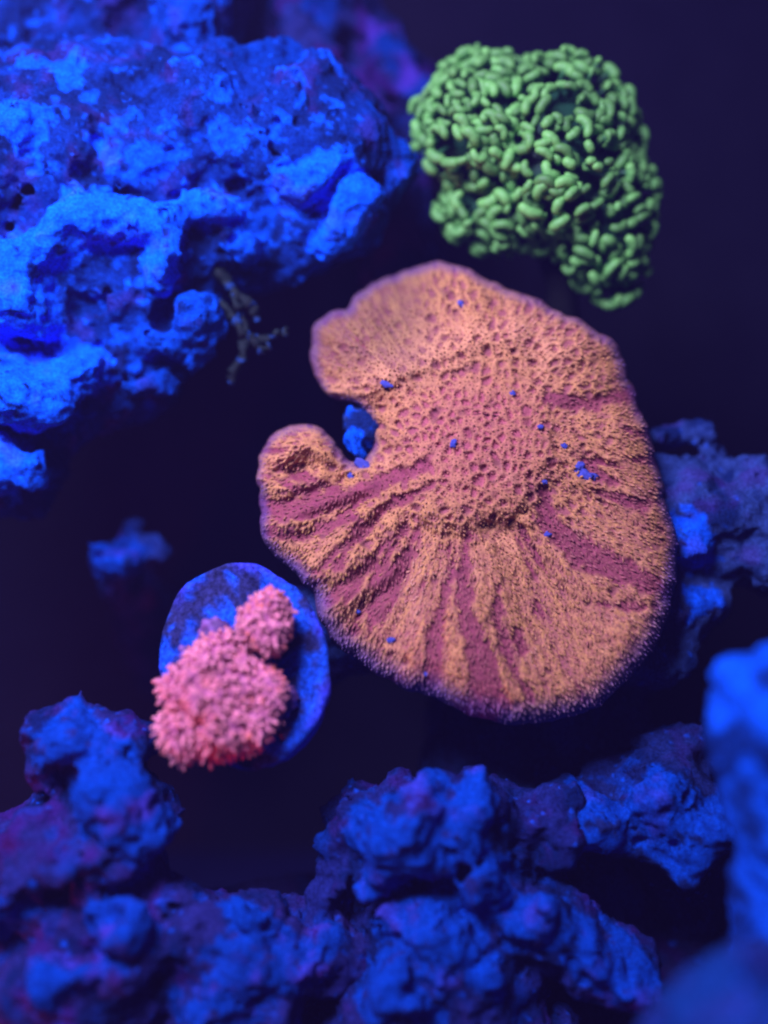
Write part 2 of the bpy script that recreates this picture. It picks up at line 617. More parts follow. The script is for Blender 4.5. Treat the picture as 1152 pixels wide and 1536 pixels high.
# --- rocks along the bottom
build_rock(
    "purple tinged rock with hollows below the pink coral, red glow at its foot",
    masses=[
        [(110, 1130, -60, 60), (180, 1130, -60, 50), (220, 1110, -40, 30)],
        [(170, 1150, -60, 60), (180, 1240, -70, 80), (120, 1300, -70, 90), (40, 1330, -60, 100)],
        [(190, 1300, -70, 80), (210, 1420, -90, 95), (130, 1480, -90, 110)],
        [(210, 1420, -90, 95), (300, 1420, -90, 66), (330, 1490, -90, 70)],
        [(300, 1440, -90, 60), (400, 1420, -80, 60), (480, 1430, -70, 50)],
        [(100, 1500, -60, 130), (120, 1800, -40, 200), (120, 2000, -40, 220)],
        [(350, 1520, -80, 80), (380, 1800, -60, 160), (380, 2000, -60, 200)],
    ],
    lumps=[("knob", [(120, 1120, -108, 36), (170, 1130, -108, 34)]),
           ("ridge", [(175, 1170, -112, 36), (175, 1230, -135, 48), (230, 1240, -128, 34)]),
           ("knob", [(195, 1400, -160, 40)]),
           ("ridge", [(330, 1450, -145, 34), (410, 1440, -130, 32), (470, 1435, -115, 26)]),
           ("knob", [(360, 1385, -125, 24)]),
           ("knob", [(320, 1500, -150, 30)]),
           ("knob", [(110, 1475, -190, 34)]),
           ("knob", [(20, 1372, -150, 18)])],
    pits=[[(80, 1190, -120, 34), (130, 1192, -125, 30)], [(100, 1335, -150, 32)], [(190, 1350, -150, 20)],
          [(120, 1420, -170, 36)], [(410, 1395, -140, 12)]],
    voxel=6, seed=41, violet=0.5, tone=(0.016, 0.020, 0.13), bright=0.36, grow=8, patches=0.5, warp_amt=1.6)

build_rock(
    "broad blue rock with an arched hole, lying below the plate coral's lower edge",
    masses=[
        [(560, 1260, -60, 66), (640, 1245, -60, 70), (720, 1220, -50, 50)],
        [(530, 1240, -50, 50), (500, 1330, -40, 26), (480, 1420, -50, 40)],
        [(700, 1260, -40, 60), (730, 1340, -50, 66), (650, 1390, -60, 70), (600, 1400, -60, 50)],
        [(740, 1330, -50, 60), (830, 1380, -60, 56), (920, 1450, -60, 40)],
        [(740, 1230, -30, 40), (830, 1240, -30, 50)],
        [(640, 1420, -60, 80), (600, 1500, -60, 90), (560, 1700, -40, 160), (560, 2000, -40, 200)],
        [(720, 1420, -60, 70), (740, 1600, -40, 120), (740, 2000, -40, 200)],
    ],
    lumps=[("knob", [(560, 1265, -112, 44), (620, 1250, -116, 48)]),
           ("knob", [(610, 1200, -95, 26)]), ("knob", [(700, 1215, -92, 40), (705, 1175, -80, 22)]),
           ("knob", [(610, 1380, -118, 36), (660, 1390, -118, 40)]),
           ("knob", [(720, 1320, -110, 34)]), ("knob", [(795, 1375, -110, 34)]),
           ("ridge", [(880, 1400, -100, 30), (930, 1455, -96, 22)]),
           ("knob", [(725, 1465, -130, 26)]), ("knob", [(590, 1490, -140, 44)])],
    pits=[[(620, 1320, -100, 22), (690, 1295, -95, 30)], [(525, 1380, -70, 34), (525, 1340, -60, 18)], [(735, 1425, -120, 22)]],
    voxel=6, seed=51, violet=0.35, tone=(0.010, 0.018, 0.12), bright=0.38, grow=8, patches=0.5, warp_amt=1.6)

build_rock(
    "ledge of blue rock between the broad arched rock and the pale smooth boulder",
    masses=[
        [(860, 1215, 30, 46), (940, 1225, 20, 50), (1020, 1225, 10, 60), (1060, 1240, 0, 46)],
        [(960, 1180, 60, 60), (1010, 1150, 80, 60)],
        [(1000, 1230, 60, 50), (1020, 1300, 260, 70), (1020, 1500, 420, 90), (1000, 2300, 420, 200)],
    ],
    lumps=[("knob", [(900, 1235, -24, 34)]), ("ridge", [(990, 1215, -34, 38), (1050, 1240, -36, 36)]),
           ("knob", [(880, 1195, -8, 22)])],
    voxel=6.5, seed=61, violet=0.2, tone=(0.008, 0.020, 0.11), bright=0.40, grow=8, patches=0.5, warp_amt=1.5)

build_rock(
    "pale smooth bright blue boulder with a slanting groove, below the slate blue rock",
    masses=[[(1190, 1080, -330, 118), (1200, 1130, -320, 110)], [(1120, 1120, -330, 60), (1190, 1240, -320, 90)],
            [(1105, 1020, -330, 40), (1160, 1030, -330, 60)],
            [(1230, 1200, -300, 120), (1240, 1700, -280, 160), (1240, 2100, -280, 180)]],
    pits=[[(1056, 1038, -400, 10), (1095, 1008, -408, 12)], [(1060, 1062, -400, 10), (1105, 1052, -410, 10)]],
    voxel=6, seed=71, violet=0.0, rough=(6, 1.5), tone=(0.003, 0.10, 0.66), warp_amt=0.5)

build_rock(
    "smooth dim blue stone lying below the pale grooved boulder",
    masses=[[(1150, 1540, -480, 110), (1040, 1585, -480, 90)], [(1130, 1600, -480, 130), (1130, 1900, -470, 170)]],
    voxel=7, seed=81, violet=0.1, rough=(6, 1.5), tone=(0.004, 0.035, 0.17), warp_amt=0.5)

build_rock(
    "rock heap coloured dark as shade in the gaps behind the low rocks",
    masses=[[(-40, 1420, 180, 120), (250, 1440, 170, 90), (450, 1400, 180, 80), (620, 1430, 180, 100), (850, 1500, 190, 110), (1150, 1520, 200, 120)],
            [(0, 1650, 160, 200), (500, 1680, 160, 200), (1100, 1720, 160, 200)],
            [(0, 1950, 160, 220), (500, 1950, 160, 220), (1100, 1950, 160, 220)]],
    voxel=11, seed=91, violet=0.5, tone=(0.010, 0.010, 0.050))  # near-black tone stands for the shade in the gaps


# ---------------------------------------------------------------- plate coral
OUTLINE = np.array([(650, 392), (690, 400), (730, 418), (770, 437), (810, 452), (850, 470), (890, 490), (920, 515), (938, 545),
    (945, 580), (965, 620), (978, 660), (985, 700), (995, 740), (1008, 780), (1018, 820), (1015, 860), (1008, 890), (1000, 930),
    (985, 970), (950, 1010), (915, 1045), (870, 1072), (820, 1083), (770, 1085), (730, 1080), (690, 1065), (650, 1047),
    (600, 1027), (550, 1000), (505, 968), (480, 930), (465, 885), (430, 850), (400, 820), (390, 790), (392, 750), (384, 715),
    (390, 685), (410, 655), (440, 640), (470, 638), (490, 650), (505, 672), (520, 690), (545, 692), (558, 675), (555, 650),
    (548, 620), (530, 603), (505, 600), (485, 585), (470, 550), (468, 515), (475, 485), (500, 468), (520, 462), (540, 440),
    (570, 418), (600, 412), (625, 400)], dtype=float)


def spline_loop(P, n=6):
    out = []
    m = len(P)
    for i in range(m):
        p0, p1, p2, p3 = P[i - 1], P[i], P[(i + 1) % m], P[(i + 2) % m]
        for k in range(n):
            t = k / n
            out.append(0.5 * ((2 * p1) + (-p0 + p2) * t + (2 * p0 - 5 * p1 + 4 * p2 - p3) * t * t + (-p0 + 3 * p1 - 3 * p2 + p3) * t ** 3))
    return np.array(out)


def poly_sdf(Q, loop):
    """positive inside; also the nearest boundary point"""
    best = np.full(len(Q), 1e9)
    near = np.zeros_like(Q)
    inside = np.zeros(len(Q), dtype=bool)
    for i in range(len(loop)):
        a, b = loop[i - 1], loop[i]
        ab = b - a
        t = np.clip(((Q - a) @ ab) / (ab @ ab), 0, 1)
        c = a + t[:, None] * ab
        d = np.hypot(*(Q - c).T)
        m = d < best
        best[m] = d[m]
        near[m] = c[m]
        cond = (a[1] > Q[:, 1]) != (b[1] > Q[:, 1])
        if abs(ab[1]) > 1e-9:
            xi = a[0] + (Q[:, 1] - a[1]) / ab[1] * ab[0]
            inside ^= cond & (Q[:, 0] < xi)
    return np.where(inside, best, -best), near


def path_dist(Q, path):
    """distance to a polyline of (x, y, halfwidth), minus the local half width"""
    best = np.full(len(Q), 1e9)
    for i in range(len(path) - 1):
        a, b = np.array(path[i][:2], float), np.array(path[i + 1][:2], float)
        ab = b - a
        t = np.clip(((Q - a) @ ab) / (ab @ ab), 0, 1)
        d = np.hypot(*(Q - a - t[:, None] * ab).T) - (path[i][2] + t * (path[i + 1][2] - path[i][2]))
        best = np.minimum(best, d)
    return best


STREAKS = [
    [(700, 800, 6), (696, 870, 10), (700, 930, 14), (728, 1000, 22), (738, 1062, 32)],
    [(684, 820, 4), (670, 880, 7), (652, 950, 12), (646, 1025, 15)],
    [(812, 735, 6), (824, 790, 16), (880, 832, 22), (940, 858, 18), (1000, 890, 12)],
    [(630, 790, 5), (606, 840, 12), (585, 885, 15), (565, 925, 8)],
    [(392, 756, 14), (450, 765, 13), (530, 745, 12), (600, 712, 12), (640, 700, 8)],
    [(505, 850, 5), (540, 800, 9), (590, 755, 9), (640, 730, 6)],
    [(520, 880, 4), (560, 838, 8), (610, 790, 7)],
    [(820, 598, 6), (880, 605, 10), (945, 592, 12)],
    [(774, 945, 3), (782, 980, 6)],
    [(748, 880, 4), (745, 930, 6), (768, 1000, 7), (800, 1050, 6)],
    [(425, 705, 5), (460, 715, 8), (505, 735, 7)],
    [(900, 905, 4), (940, 912, 5), (980, 908, 6)],
    [(880, 700, 14), (915, 722, 12)],
    [(930, 640, 4), (975, 660, 8)],
    [(545, 905, 3), (530, 945, 7)],
    [(400, 800, 4), (460, 805, 6), (530, 775, 6)],
    [(405, 715, 3), (440, 735, 5), (480, 742, 4)],
    [(470, 860, 4), (520, 815, 5), (560, 790, 4)],
]
CEN = np.array([695.0, 655.0])


def plate_height(Q, d, detail=True):
    """height of the plate's face toward the viewer, in units"""
    x, y = Q[:, 0], Q[:, 1]
    P3 = np.stack([x, y, np.zeros_like(x)], -1)
    dx, dy = (Q - CEN).T
    r = np.hypot(dx, dy)
    th = np.arctan2(dy, dx)
    # the whole plate leans back; its margin rolls away
    h = -0.30 * (768 - y) - 0.02 * np.abs(dx)
    R = 62.0
    e = np.clip(1 - d / R, 0, 1)
    h -= 52 * (1 - np.sqrt(np.maximum(1 - e ** 2, 0)))
    # raised middle, dished ring under it, broad radial folds
    h += 14 * np.exp(-(dx ** 2 + (dy * 0.9) ** 2) / 120 ** 2)
    # the swollen middle ends below in a ragged overhanging lip
    lipw = fbm(P3 / 26, 3, 41) * 26
    mr_ = np.hypot((x - 712) / 1.0, (y - 672) / 1.12) + lipw
    h += 10 * smooth01(128, 104, mr_) * smooth01(560, 700, y) + 6 * smooth01(150, 60, mr_)
    low = np.exp(-path_dist(Q, [(620, 790, 0), (710, 803, 0), (790, 785, 0)]).clip(0) ** 2 / 22 ** 2)
    h -= 9 * low
    fold = vnoise(np.stack([np.cos(th) * 2.6, np.sin(th) * 2.6, r / 260], -1), 3)
    h += 24 * fold * smooth01(60, 240, r)
    h += 10 * vnoise(np.stack([np.cos(th) * 7, np.sin(th) * 7, r / 200], -1), 5) * smooth01(90, 260, r)
    # the upper left lobe bends away behind its crest
    h -= 0.42 * np.clip(470 + 0.30 * (700 - x) - y + 60, 0, 130) * smooth01(720, 620, x)
    # crest that divides the upper left lobe; curled lower left lobe
    h += 16 * np.exp(-path_dist(Q, [(545, 585, 0), (600, 550, 0), (690, 510, 0), (770, 500, 0)]).clip(0) ** 2 / 26 ** 2)
    h += 22 * np.exp(-path_dist(Q, [(415, 690, 0), (455, 662, 0), (485, 675, 0)]).clip(0) ** 2 / 20 ** 2)
    h -= 14 * np.exp(-path_dist(Q, [(440, 705, 0), (480, 700, 0), (520, 715, 0)]).clip(0) ** 2 / 14 ** 2)
    h -= 14 * np.exp(-path_dist(Q, [(590, 690, 0), (560, 650, 0)]).clip(0) ** 2 / 26 ** 2)
    h += 7 * np.sin(th * 24 + 3 * vnoise(P3 / 70, 6)) * smooth01(120, 190, r) * smooth01(640, 540, x) * smooth01(630, 700, y)
    sd = np.full(len(Q), 1e9)
    wob = fbm(P3 / 14, 3, 8) * 11 + fbm(P3 / 40, 2, 18) * 8
    for k, st in enumerate(STREAKS):
        sd = np.minimum(sd, path_dist(Q, st))
    sd = sd + wob
    patch = fbm(np.stack([np.cos(th) * 15, np.sin(th) * 15, r / 75], -1), 3, 52)
    sd = np.minimum(sd, (0.34 - patch) * 42 + 30 * smooth01(170, 120, r) + 14 * smooth01(640, 560, y))
    h -= 5.5 * smooth01(5, -6, sd)
    if not detail:
        return h, sd
    # ribs and pores: cells stretched along the radius
    U2 = np.stack([x / 15.0, y / 15.0, np.zeros_like(x)], -1)
    V_ = vnoise(P3 / 90, 2) * 0.8
    a1, a2 = worley(np.stack([r * 0.6 / 12.0 + 5, th * 165 / 11.0, V_], -1), 4)
    c1, c2 = worley(np.stack([r * 0.6 / 12.0 + 5, th * 310 / 11.0, V_ + 7], -1), 5)
    far = smooth01(225, 250, r + fbm(P3 / 30, 2, 3) * 30)
    a1, a2 = a1 + (c1 - a1) * far, a2 + (c2 - a2) * far
    b1, b2 = worley(U2, 6)
    mixc = smooth01(130, 200, r)
    edge = (a2 - a1) * mixc + (b2 - b1) * (1 - mixc)
    wall = smooth01(0.46, 0.05, edge)             # 1 on the rims between pores
    bare = smooth01(4, -4, sd)
    # pores are plain to see in the middle and the upper right; elsewhere fine radial combing takes over
    cellw = 1 - 0.75 * smooth01(770, 860, y + 40 * vnoise(P3 / 50, 61)) 
    cellw *= 1 - 0.75 * smooth01(660, 590, x) * smooth01(590, 520, y)
    cellw *= 1 - 0.6 * smooth01(880, 950, x)
    comb = fbm(np.stack([th * 46, r / 26, 0 * r], -1), 3, 63)
    wall = wall * cellw + smooth01(-0.45, 0.35, comb) * (1 - cellw)
    h += comb * 2.4 * (1 - cellw) * (1 - bare)
    p1, p2 = worley(np.stack([x / 25.0, y / 25.0, 0.5 + 0 * x], -1), 9)
    big = smooth01(0.34, 0.18, p1) * (0.45 + 0.55 * smooth01(-0.2, 0.3, vnoise(P3 / 70, 21)))
    h -= 4.0 * big * (1 - bare)
    h += (wall * 6.0 - 2.6) * (1 - bare * 0.8) * (0.35 + 0.65 * cellw)
    h += fbm(P3 / 6, 2, 33) * 2.0 * bare
    h += fbm(P3 / 9, 3, 12) * 2.2 * (1 - bare * 0.6)
    return h, sd, wall, bare, big, cellw


def build_plate():
    loop = spline_loop(OUTLINE)
    rag = fbm(np.stack([loop[:, 0], loop[:, 1], 0 * loop[:, 0]], -1) / 24, 4, 31) * 9
    ctr = loop.mean(0)
    nrm = (loop - ctr) / np.linalg.norm(loop - ctr, axis=1, keepdims=True)
    loop = loop + nrm * rag[:, None]
    step = 1.9
    gx = np.arange(370, 1034, step)
    gy = np.arange(378, 1100, step)
    X, Y = np.meshgrid(gx, gy, indexing='ij')
    Q = np.stack([X.ravel(), Y.ravel()], -1)
    d, near = poly_sdf(Q, loop)
    inn = (d > 0).reshape(X.shape)
    cell = inn[:-1, :-1] & inn[1:, :-1] & inn[1:, 1:] & inn[:-1, 1:]
    idx = np.arange(X.size).reshape(X.shape)
    F = np.stack([idx[:-1, :-1], idx[:-1, 1:], idx[1:, 1:], idx[1:, :-1]], -1)[cell]
    u, inv = np.unique(F, return_inverse=True)
    F = inv.reshape(-1, 4)
    Q, d, near = Q[u], d[u], near[u]
    # find the rim and draw it out onto the outline
    e = np.concatenate([F[:, [0, 1]], F[:, [1, 2]], F[:, [2, 3]], F[:, [3, 0]]])
    key = np.sort(e, 1)
    kk = key[:, 0].astype(np.int64) * len(Q) + key[:, 1]
    uq, first, cnt = np.unique(kk, return_index=True, return_counts=True)
    rim_e = e[first[cnt == 1]]
    rim_v = np.unique(rim_e)
    Q[rim_v] = near[rim_v]
    d[rim_v] = 0.0
    h, sd, wall, bare, big, cellw = plate_height(Q, d)
    yv = -h
    V = pts(Q[:, 0], Q[:, 1], yv)
    x, y = Q.T
    P3 = np.stack([x, y, 0 * x], -1)
    r = np.hypot(x - CEN[0], y - CEN[1])
    # pigments as seen in blue lamplight, with shade and a highlight painted in
    MAUVE, ORANGE = np.array([0.36, 0.105, 0.115]), np.array([0.72, 0.36, 0.11])
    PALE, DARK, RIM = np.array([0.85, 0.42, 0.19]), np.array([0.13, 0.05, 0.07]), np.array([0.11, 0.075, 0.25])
    n1 = fbm(P3 / 55, 3, 14)
    n2 = fbm(P3 / 8, 3, 15)
    C = MAUVE[None] + (ORANGE - MAUVE) * (0.12 + 0.88 * wall)[:, None] * (0.9 + 0.4 * n2)[:, None].clip(0, 1)
    C = C + (PALE - C) * (smooth01(0.1, 0.6, n1) * wall * 0.6)[:, None]
    mid = np.exp(-(((x - 715) / 120) ** 2 + ((y - 660) / 105) ** 2) ** 2)
    C = C + (np.array([0.50, 0.13, 0.14]) - C) * (mid * (0.45 + 0.5 * (1 - wall)))[:, None]
    C = C + (DARK - C) * (smooth01(0.3, 0.6, n2) * 0.5 * (1 - bare))[:, None]
    lobe_shade = smooth01(700, 600, x) * smooth01(600, 520, y)  # shade of the lobe bending away, painted as a browner tone
    C = C * (1 - lobe_shade[:, None] * np.array([0.40, 0.32, 0.25]))
    C = C + (MAUVE * 0.62 - C) * (big * 0.8 * (1 - bare))[:, None]
    sm = smooth01(5, -3, sd)
    C = C + (np.array([0.30, 0.062, 0.09]) * (1 + 0.5 * n2[:, None]) - C) * (sm * 0.92)[:, None]
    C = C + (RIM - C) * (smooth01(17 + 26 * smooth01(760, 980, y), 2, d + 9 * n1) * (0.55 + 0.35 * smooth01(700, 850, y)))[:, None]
    glow = np.exp(-path_dist(Q, [(585, 560, 0), (680, 515, 0), (770, 490, 0), (830, 530, 0)]).clip(0) ** 2 / 38 ** 2)  # peach highlight along the crest, painted into the colour
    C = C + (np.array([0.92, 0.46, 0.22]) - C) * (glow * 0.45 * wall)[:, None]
    C = C * 0.80
    # tuck a back sheet underneath and close the rim
    nv = len(V)
    thick = 8 + 22 * smooth01(0, 90, d)
    hb, _ = plate_height(Q, d, detail=False)
    Vb = pts(Q[:, 0], Q[:, 1], -hb + 5 + thick)
    Fb = F[:, ::-1] + nv
    side = np.stack([rim_e[:, 1], rim_e[:, 0], rim_e[:, 0] + nv, rim_e[:, 1] + nv], -1)
    Vall = np.concatenate([V, Vb])
    Call = np.concatenate([C, np.repeat(lin(70, 45, 90)[None], nv, 0)])
    Fall = np.concatenate([F, Fb, side])
    base = pt(700, 1085, 40)
    root = empty("plate_coral", base)
    tag(root, "large orange plate coral with ruffled rim and bare mauve streaks, fanned out upright", "coral")
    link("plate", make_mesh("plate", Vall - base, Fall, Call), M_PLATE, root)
    # stub that fixes the plate to the rock behind
    k = 24
    SV, SF = [], []
    for i, (yy, rr) in enumerate([(20, 120), (70, 95), (130, 84), (220, 96)]):
        for j in range(k):
            a = 2 * math.pi * j / k
            SV.append(pt(720 + rr * math.cos(a) * (1 + .1 * math.sin(3 * a)), 740 + rr * math.sin(a), yy) - base)
    for i in range(3):
        for j in range(k):
            SF.append((i * k + j, i * k + (j + 1) % k, (i + 1) * k + (j + 1) % k, (i + 1) * k + j))
    link("stalk", make_mesh("stalk", np.array(SV), SF, np.repeat(lin(90, 50, 80)[None], len(SV), 0)), M_PLATE, root)
    Nn = vert_normals(V, F)
    return root, base, Q, d, np.where((big > 0.5) | ((wall < 0.22) & (cellw > 0.6)), -1.0, sd), V, Nn


plate_root, PLATE_BASE, PQ, PD, PSD, PV, PN = build_plate()


def build_polyps():
    """short fleshy polyps that stand all over the plate, in one mesh: far too small and many to pick apart"""
    # dart throwing on a hash grid
    order = RNG.permutation(len(PQ))
    BARE_SKIP = RNG.random(len(PQ))
    cellsz = 4.6
    taken = {}
    sel = []
    for i in order:
        if PD[i] < 3: continue
        q = PQ[i]
        s = PSD[i]
        if s == -1.0 or (s < 0 and BARE_SKIP[i] < 0.72): continue
        c = (int(q[0] / cellsz), int(q[1] / cellsz))
        ok = True
        for a in (-1, 0, 1):
            for b in (-1, 0, 1):
                for j in taken.get((c[0] + a, c[1] + b), ()):
                    if (PQ[j][0] - q[0]) ** 2 + (PQ[j][1] - q[1]) ** 2 < 4.3 ** 2:
                        ok = False
        if ok:
            taken.setdefault(c, []).append(i)
            sel.append(i)
    sel = np.array(sel)
    n = len(sel)
    q = PQ[sel]
    rad = q - CEN
    rr = np.linalg.norm(rad, axis=1)
    rad = rad / np.maximum(rr, 1)[:, None]
    out = np.stack([rad[:, 0], 0 * rr, -rad[:, 1]], -1)
    nn = PN[sel]
    jit = RNG.normal(0, 0.32, (n, 3))
    lean = smooth01(60, 260, rr)[:, None]
    ax = nn * (1.0 - 0.25 * lean) + out * (0.15 + 0.75 * lean) + np.array([0, 0, -0.35]) * lean + jit
    ax /= np.linalg.norm(ax, axis=1, keepdims=True)
    up = np.cross(ax, RNG.normal(0, 1, (n, 3)))
    up /= np.linalg.norm(up, axis=1, keepdims=True)
    sd = np.cross(ax, up)
    size = RNG.uniform(0.55, 1.2, n) * (1.0 - 0.25 * np.exp(-(rr / 120) ** 2))
    size *= smooth01(0, 22, PD[sel]) * 0.5 + 0.5
    ln = (3.4 + 3.2 * lean[:, 0]) * size
    k = 4
    prof = [(-0.12, 1.0), (0.6, 0.9), (1.0, 0.45)]
    VV, CC = [], []
    P3 = np.stack([q[:, 0], q[:, 1], 0 * rr], -1)
    n1 = fbm(P3 / 60, 3, 44)
    n3 = RNG.random(n)
    TA, TB = np.array([0.74, 0.385, 0.115]), np.array([0.88, 0.47, 0.24])
    top = TA[None] + (TB - TA)[None] * smooth01(-0.1, 0.5, n1)[:, None]
    top = top + (np.array([0.60, 0.37, 0.07]) - top) * (smooth01(0.05, 0.5, -n1) * 0.55)[:, None]
    mid = np.exp(-(((q[:, 0] - 715) / 115) ** 2 + ((q[:, 1] - 660) / 100) ** 2) ** 2)
    top = top + (np.array([0.66, 0.22, 0.17]) - top) * (mid * 0.7)[:, None]
    clump = fbm(P3 / 11, 3, 46)
    top = top + (np.array([0.36, 0.085, 0.12]) - top) * (smooth01(2, -4, PSD[sel]) * 0.9)[:, None]
    top = top + (np.array([0.50, 0.15, 0.15]) - top) * (smooth01(0.0, 0.45, clump) * 0.65)[:, None]
    top = top * (0.62 + 0.5 * n3)[:, None]
    top = top * (1 - (smooth01(700, 600, q[:, 0]) * smooth01(600, 520, q[:, 1]))[:, None] * np.array([0.40, 0.32, 0.25]))  # polyps carry the painted shade of the upper left lobe too
    glow = np.exp(-path_dist(q, [(585, 560, 0), (680, 515, 0), (770, 490, 0), (830, 530, 0)]).clip(0) ** 2 / 38 ** 2)  # painted crest highlight, repeated on the polyps
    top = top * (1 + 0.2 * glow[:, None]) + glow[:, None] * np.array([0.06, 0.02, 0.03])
    top = top * 0.80
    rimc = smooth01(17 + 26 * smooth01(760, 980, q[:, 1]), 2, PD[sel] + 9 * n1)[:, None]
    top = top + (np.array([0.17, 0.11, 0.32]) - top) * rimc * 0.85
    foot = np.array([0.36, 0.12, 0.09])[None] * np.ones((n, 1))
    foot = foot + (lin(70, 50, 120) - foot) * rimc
    rb = 1.7 * size
    for t, w in prof:
        for j in range(k):
            a = 2 * math.pi * j / k
            off = up * math.cos(a) + sd * math.sin(a)
            VV.append(PV[sel] + ax * (ln * t * S)[:, None] + off * (rb * w * S)[:, None])
            mixv = min(max((t - 0.05) / 0.6, 0), 1)
            CC.append(foot + (top - foot) * mixv)
    m = len(prof) * k
    V = np.stack(VV, 1).reshape(-1, 3)
    C = np.stack(CC, 1).reshape(-1, 3)
    f = []
    for i in range(len(prof) - 1):
        for j in range(k):
            f.append((i * k + j, i * k + (j + 1) % k, (i + 1) * k + (j + 1) % k, (i + 1) * k + j))
    f = np.array(f)
    F = (np.arange(n)[:, None, None] * m + f[None]).reshape(-1, 4)
    tip = np.array([[(len(prof) - 1) * k + j for j in range(4)]])
    F = np.concatenate([F, (np.arange(n)[:, None, None] * m + tip[None]).reshape(-1, 4)])
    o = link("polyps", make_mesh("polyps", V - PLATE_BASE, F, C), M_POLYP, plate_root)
    o["kind"] = "stuff"
    print("polyps", n)


build_polyps()


# ---------------------------------------------------------------- hammer coral
def sausage(path, radii, ring=7, colors=None):
    """closed tapered tube along a path (local coordinates)"""
    path = np.array(path, float)
    n = len(path)
    tan = np.gradient(path, axis=0)
    tan /= np.linalg.norm(tan, axis=1, keepdims=True)
    V, C = [], []
    ref = np.array([0.31, 0.87, 0.38])
    for i in range(n):
        a = np.cross(tan[i], ref)
        a /= np.linalg.norm(a)
        b = np.cross(tan[i], a)
        for j in range(ring):
            t = 2 * math.pi * j / ring
            V.append(path[i] + (a * math.cos(t) + b * math.sin(t)) * radii[i])
            C.append(colors[i] if colors is not None else (1, 1, 1))
    F = [(i * ring + j, (i + 1) * ring + j, (i + 1) * ring + (j + 1) % ring, i * ring + (j + 1) % ring)
         for i in range(n - 1) for j in range(ring)]
    F.append(tuple(range(ring)))
    F.append(tuple((n - 1) * ring + j for j in reversed(range(ring))))
    return V, F, C


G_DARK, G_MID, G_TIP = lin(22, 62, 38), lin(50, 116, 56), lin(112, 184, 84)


def tentacle_mesh(kind, rnd):
    """stalk along +Z with a hammer, bean, anchor or knob shaped tip; local units are layout units"""
    V, F, C = [], [], []

    def add(path, radii, cols):
        v, f, c = sausage(path, radii, 7, cols)
        o = len(V)
        V.extend(v); C.extend(c)
        F.extend([tuple(o + i for i in q) for q in f])
    L = rnd.uniform(20, 30)
    bx, by = rnd.uniform(-4, 4), rnd.uniform(-4, 4)
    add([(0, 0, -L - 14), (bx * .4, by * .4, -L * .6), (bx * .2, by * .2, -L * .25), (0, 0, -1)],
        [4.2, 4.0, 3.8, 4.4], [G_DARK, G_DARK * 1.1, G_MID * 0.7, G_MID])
    ln = {'hammer': rnd.uniform(11, 16), 'bean': rnd.uniform(7, 11), 'anchor': rnd.uniform(12, 16), 'knob': 3.0}[kind]
    curl = {'hammer': rnd.uniform(-4, 4), 'bean': rnd.uniform(-3, 3), 'anchor': rnd.choice((-1, 1)) * rnd.uniform(8, 12), 'knob': 0}[kind]
    sag = rnd.uniform(1, 5)
    path, rad, col = [], [], []
    n = 9
    for i in range(n):
        s = -1 + 2 * i / (n - 1)
        path.append((s * ln, curl * (s * s - 0.4), 1.0 - sag * s * s))
        edge = math.sqrt(max(1 - (abs(s) ** 3.2), 0.03))
        rad.append((7.7 + rnd.uniform(-.8, .8)) * (0.45 + 0.55 * edge) if kind != 'knob' else 8.5 * math.sqrt(max(1 - s * s, 0.05)))
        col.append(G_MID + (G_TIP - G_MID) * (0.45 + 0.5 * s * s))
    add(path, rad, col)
    V = np.array(V)
    C = np.array(C)
    # the outer skin of the tip is the paler green
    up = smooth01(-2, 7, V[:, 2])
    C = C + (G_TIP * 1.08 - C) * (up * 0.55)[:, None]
    return make_mesh("tentacle", V * S, F, C)


def vary(mat, amount):
    nt = mat.node_tree
    p = nt.nodes["Principled BSDF"]
    src = p.inputs["Base Color"].links[0].from_socket
    oi = nt.nodes.new("ShaderNodeObjectInfo")
    mr = nt.nodes.new("ShaderNodeMapRange")
    mr.inputs["To Min"].default_value = 1 - amount
    mr.inputs["To Max"].default_value = 1 + amount * 0.5
    nt.links.new(oi.outputs["Random"], mr.inputs["Value"])
    vm = nt.nodes.new("ShaderNodeVectorMath")
    vm.operation = 'SCALE'
    nt.links.new(src, vm.inputs[0])
    nt.links.new(mr.outputs[0], vm.inputs["Scale"])
    nt.links.new(vm.outputs[0], p.inputs["Base Color"])


vary(M_HAMMER, 0.45)


